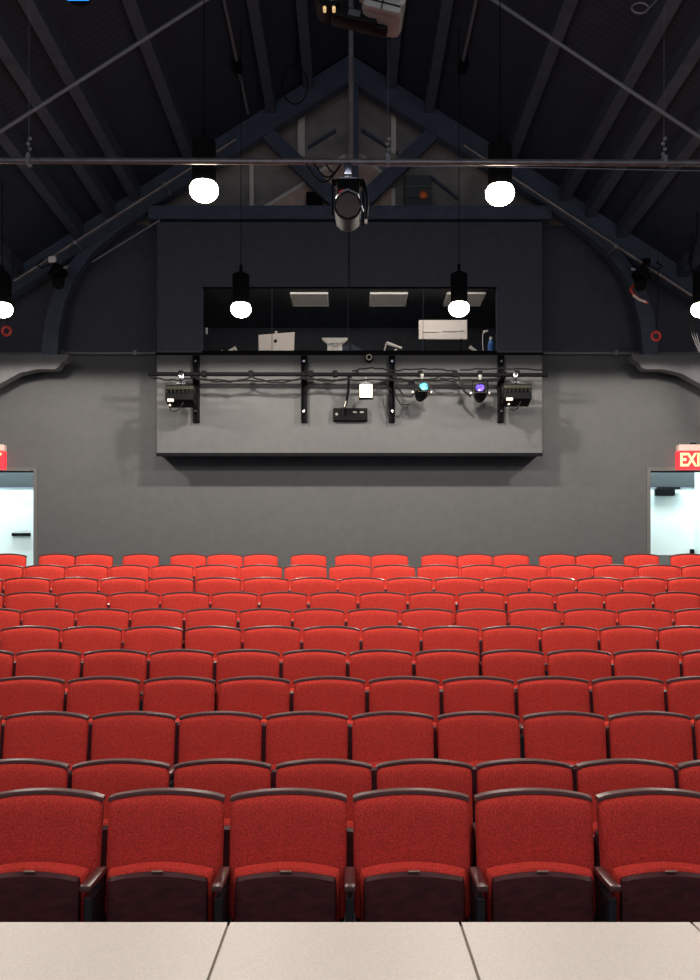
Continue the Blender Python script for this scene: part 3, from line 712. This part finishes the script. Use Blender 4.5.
def make_seat(arms, name='theatre_seat'):
    t = thing(name, 'x', 'seat', (0, 0, 0))
    obj('backrest', pillow(BWD, .34, .884, ARCH, lambda z: lean(z)-.012, .055, w2=BWD-.006, p=7), M['fabric'], t)
    obj('back_shell', pillow(BWD-.004, .30, .882, ARCH, lambda z: lean(z)+.012, .024, nx=12, nz=6, w2=BWD-.016, p=12), M['wood'], t)
    # top cap rail
    bm = new(); secs = []
    n = 16
    for i in range(n+1):
        u = -1+2*i/n; x = BWD/2*u; zc = .900-ARCH*u*u*1.0
        e = .0 if abs(u) < .999 else .004
        y0 = -.050; y1 = .012; h = .021
        prof = [(y0+.004, -h), (y0, -h+.004), (y0, -.004), (y0+.004, 0), (y1-.008, .001), (y1, -.008), (y1, -h)]
        secs.append([bm.verts.new((x, y, zc+z-e)) for y, z in prof])
    m_ = len(secs[0])
    for i in range(n):
        for k in range(m_): bm.faces.new((secs[i][k], secs[i+1][k], secs[i+1][(k+1) % m_], secs[i][(k+1) % m_]))
    bm.faces.new(secs[0]); bm.faces.new(list(reversed(secs[-1])))
    obj('top_rail', bm, M['cap'], t)
    # folded seat
    obj('seat_cushion', pillow(.475, .20, .602, .030, lambda z: -.145-.03*(.62-z), .088, w2=.46, p=8), M['fabric'], t)
    pan = obj('seat_pan', pillow(.445, .18, .586, .026, lambda z: -.234-.03*(.62-z), .026, nx=16, nz=8, w2=.44, p=30), M['wood'], t)
    bm = new(); box(bm, (0, -.248, .589), (.05, .012, .006), bev=.001); obj('edge_plate', bm, M['brass'], t)
    for s in arms:
        x = s*(W0/2 if name == 'theatre_seat' else .235)
        bm = new(); bx(bm, x-.018, x+.018, -.34, .01, .02, .50, .006); bx(bm, x-.02, x+.02, -.36, .05, 0, .02)
        prism(bm, [(x-.015, .5), (x+.015, .5), (x+.015, .54), (x-.015, .54)], -.2, -.03)
        obj('side_support', bm, M['standard'], t, smooth=False)
        if name == 'theatre_seat':
            bm = new(); vs = bx(bm, x-.024, x+.024, -.385, -.10, .54, .568, .007); obj('armrest', bm, M['cap'], t)
    return t
protoA = make_seat((1,)); protoF = make_seat((-1, 1)); protoB = make_seat((-1, 1), 'stacking_seat')
ordw = ['first', 'second', 'third', 'fourth', 'fifth', 'sixth', 'seventh', 'eighth', 'ninth', 'tenth', 'eleventh', 'twelfth', 'thirteenth', 'fourteenth', 'fifteenth', 'sixteenth', 'seventeenth']
rowname = ['front row', 'second row', 'third row', 'fourth row', 'fifth row', 'sixth row', 'seventh row', 'eighth row', 'ninth row', 'tenth row', 'back row']
used = set()
for r in range(10):
    b = rows[r]; d = depth[r]; idx = 0
    for k in range(len(b)-1):
        if b[k+1] < 3 or b[k] > 698: continue
        w = (b[k+1]-b[k])/F*d; x = ((b[k+1]+b[k])/2-HX)/F*d
        proto = protoF if idx == 0 else protoA
        lab = 'red theatre seat with flipped-up cushion, %s in the %s from the left photo edge' % (ordw[idx], rowname[r])
        loc = (x, d, floors[r]); sc = (w/W0, 1, 1)
        if proto not in used:
            used.add(proto); proto.location = loc; proto.scale = sc; o = proto
        else: o = dup(proto, loc, None, None, sc)
        o['label'] = lab; o['group'] = 'red theatre seats in the '+rowname[r]
        idx += 1
for i, (a, b) in enumerate(row11):
    d = depth[10]; w = (b-a)/F*d/BWD; x = ((a+b)/2-HX)/F*d
    loc = (x, d, floors[10]); sc = (w, 1, 1)
    o = protoB if i == 0 else dup(protoB, loc, None, None, sc)
    o.location = loc; o.scale = sc
    o['label'] = 'red seat back, %s in the gapped back row from the left photo edge' % ordw[i]
    o['group'] = 'red seats in the back row'

# ---------------------------------------------------------------- lights
# fill light added above the stage, unseen, to brighten floor and front rows
def area(name, loc, rot, size, e, col):
    o = lamp(name, 'AREA', loc, e, col, shape='RECTANGLE', size=size[0], size_y=size[1]); o.rotation_euler = rot; return o
area('stage_fill', (0, .5, 5.2), (math.radians(30), 0, 0), (5, .8), 66, (1, .93, .86))
for o_ in (dl0, dr0):
    xm = o_+.44
    area('vestibule_lamp', (xm, YW+.3, 4.56), (math.radians(22), 0, 0), (.7, .12), 50, (.80, .97, 1.))
area('booth_fill', (0, 14.17, 6.40), (math.radians(20), 0, 0), (4, .06), 34, (1, .9, .8))  # added light without a fixture, lifts the things behind the booth window
w = bpy.data.worlds.new('World'); bpy.context.scene.world = w; w.use_nodes = True
w.node_tree.nodes['Background'].inputs[0].default_value = (.62, .72, 1, 1); w.node_tree.nodes['Background'].inputs[1].default_value = .8

cam = bpy.data.cameras.new('Camera'); co = bpy.data.objects.new('Camera', cam); C.objects.link(co)
co.location = (0, 0, CZ); co.rotation_euler = (PI/2, 0, 0)
cam.sensor_fit = 'HORIZONTAL'; cam.sensor_width = 36; cam.lens = 36*F/700; cam.shift_y = 100/700; cam.clip_end = 100
s = bpy.context.scene; s.camera = co
s.view_settings.view_transform = 'Standard'; s.view_settings.look = 'None'; s.view_settings.gamma = 1; s.view_settings.exposure = 0
s.view_settings.use_curve_mapping = False
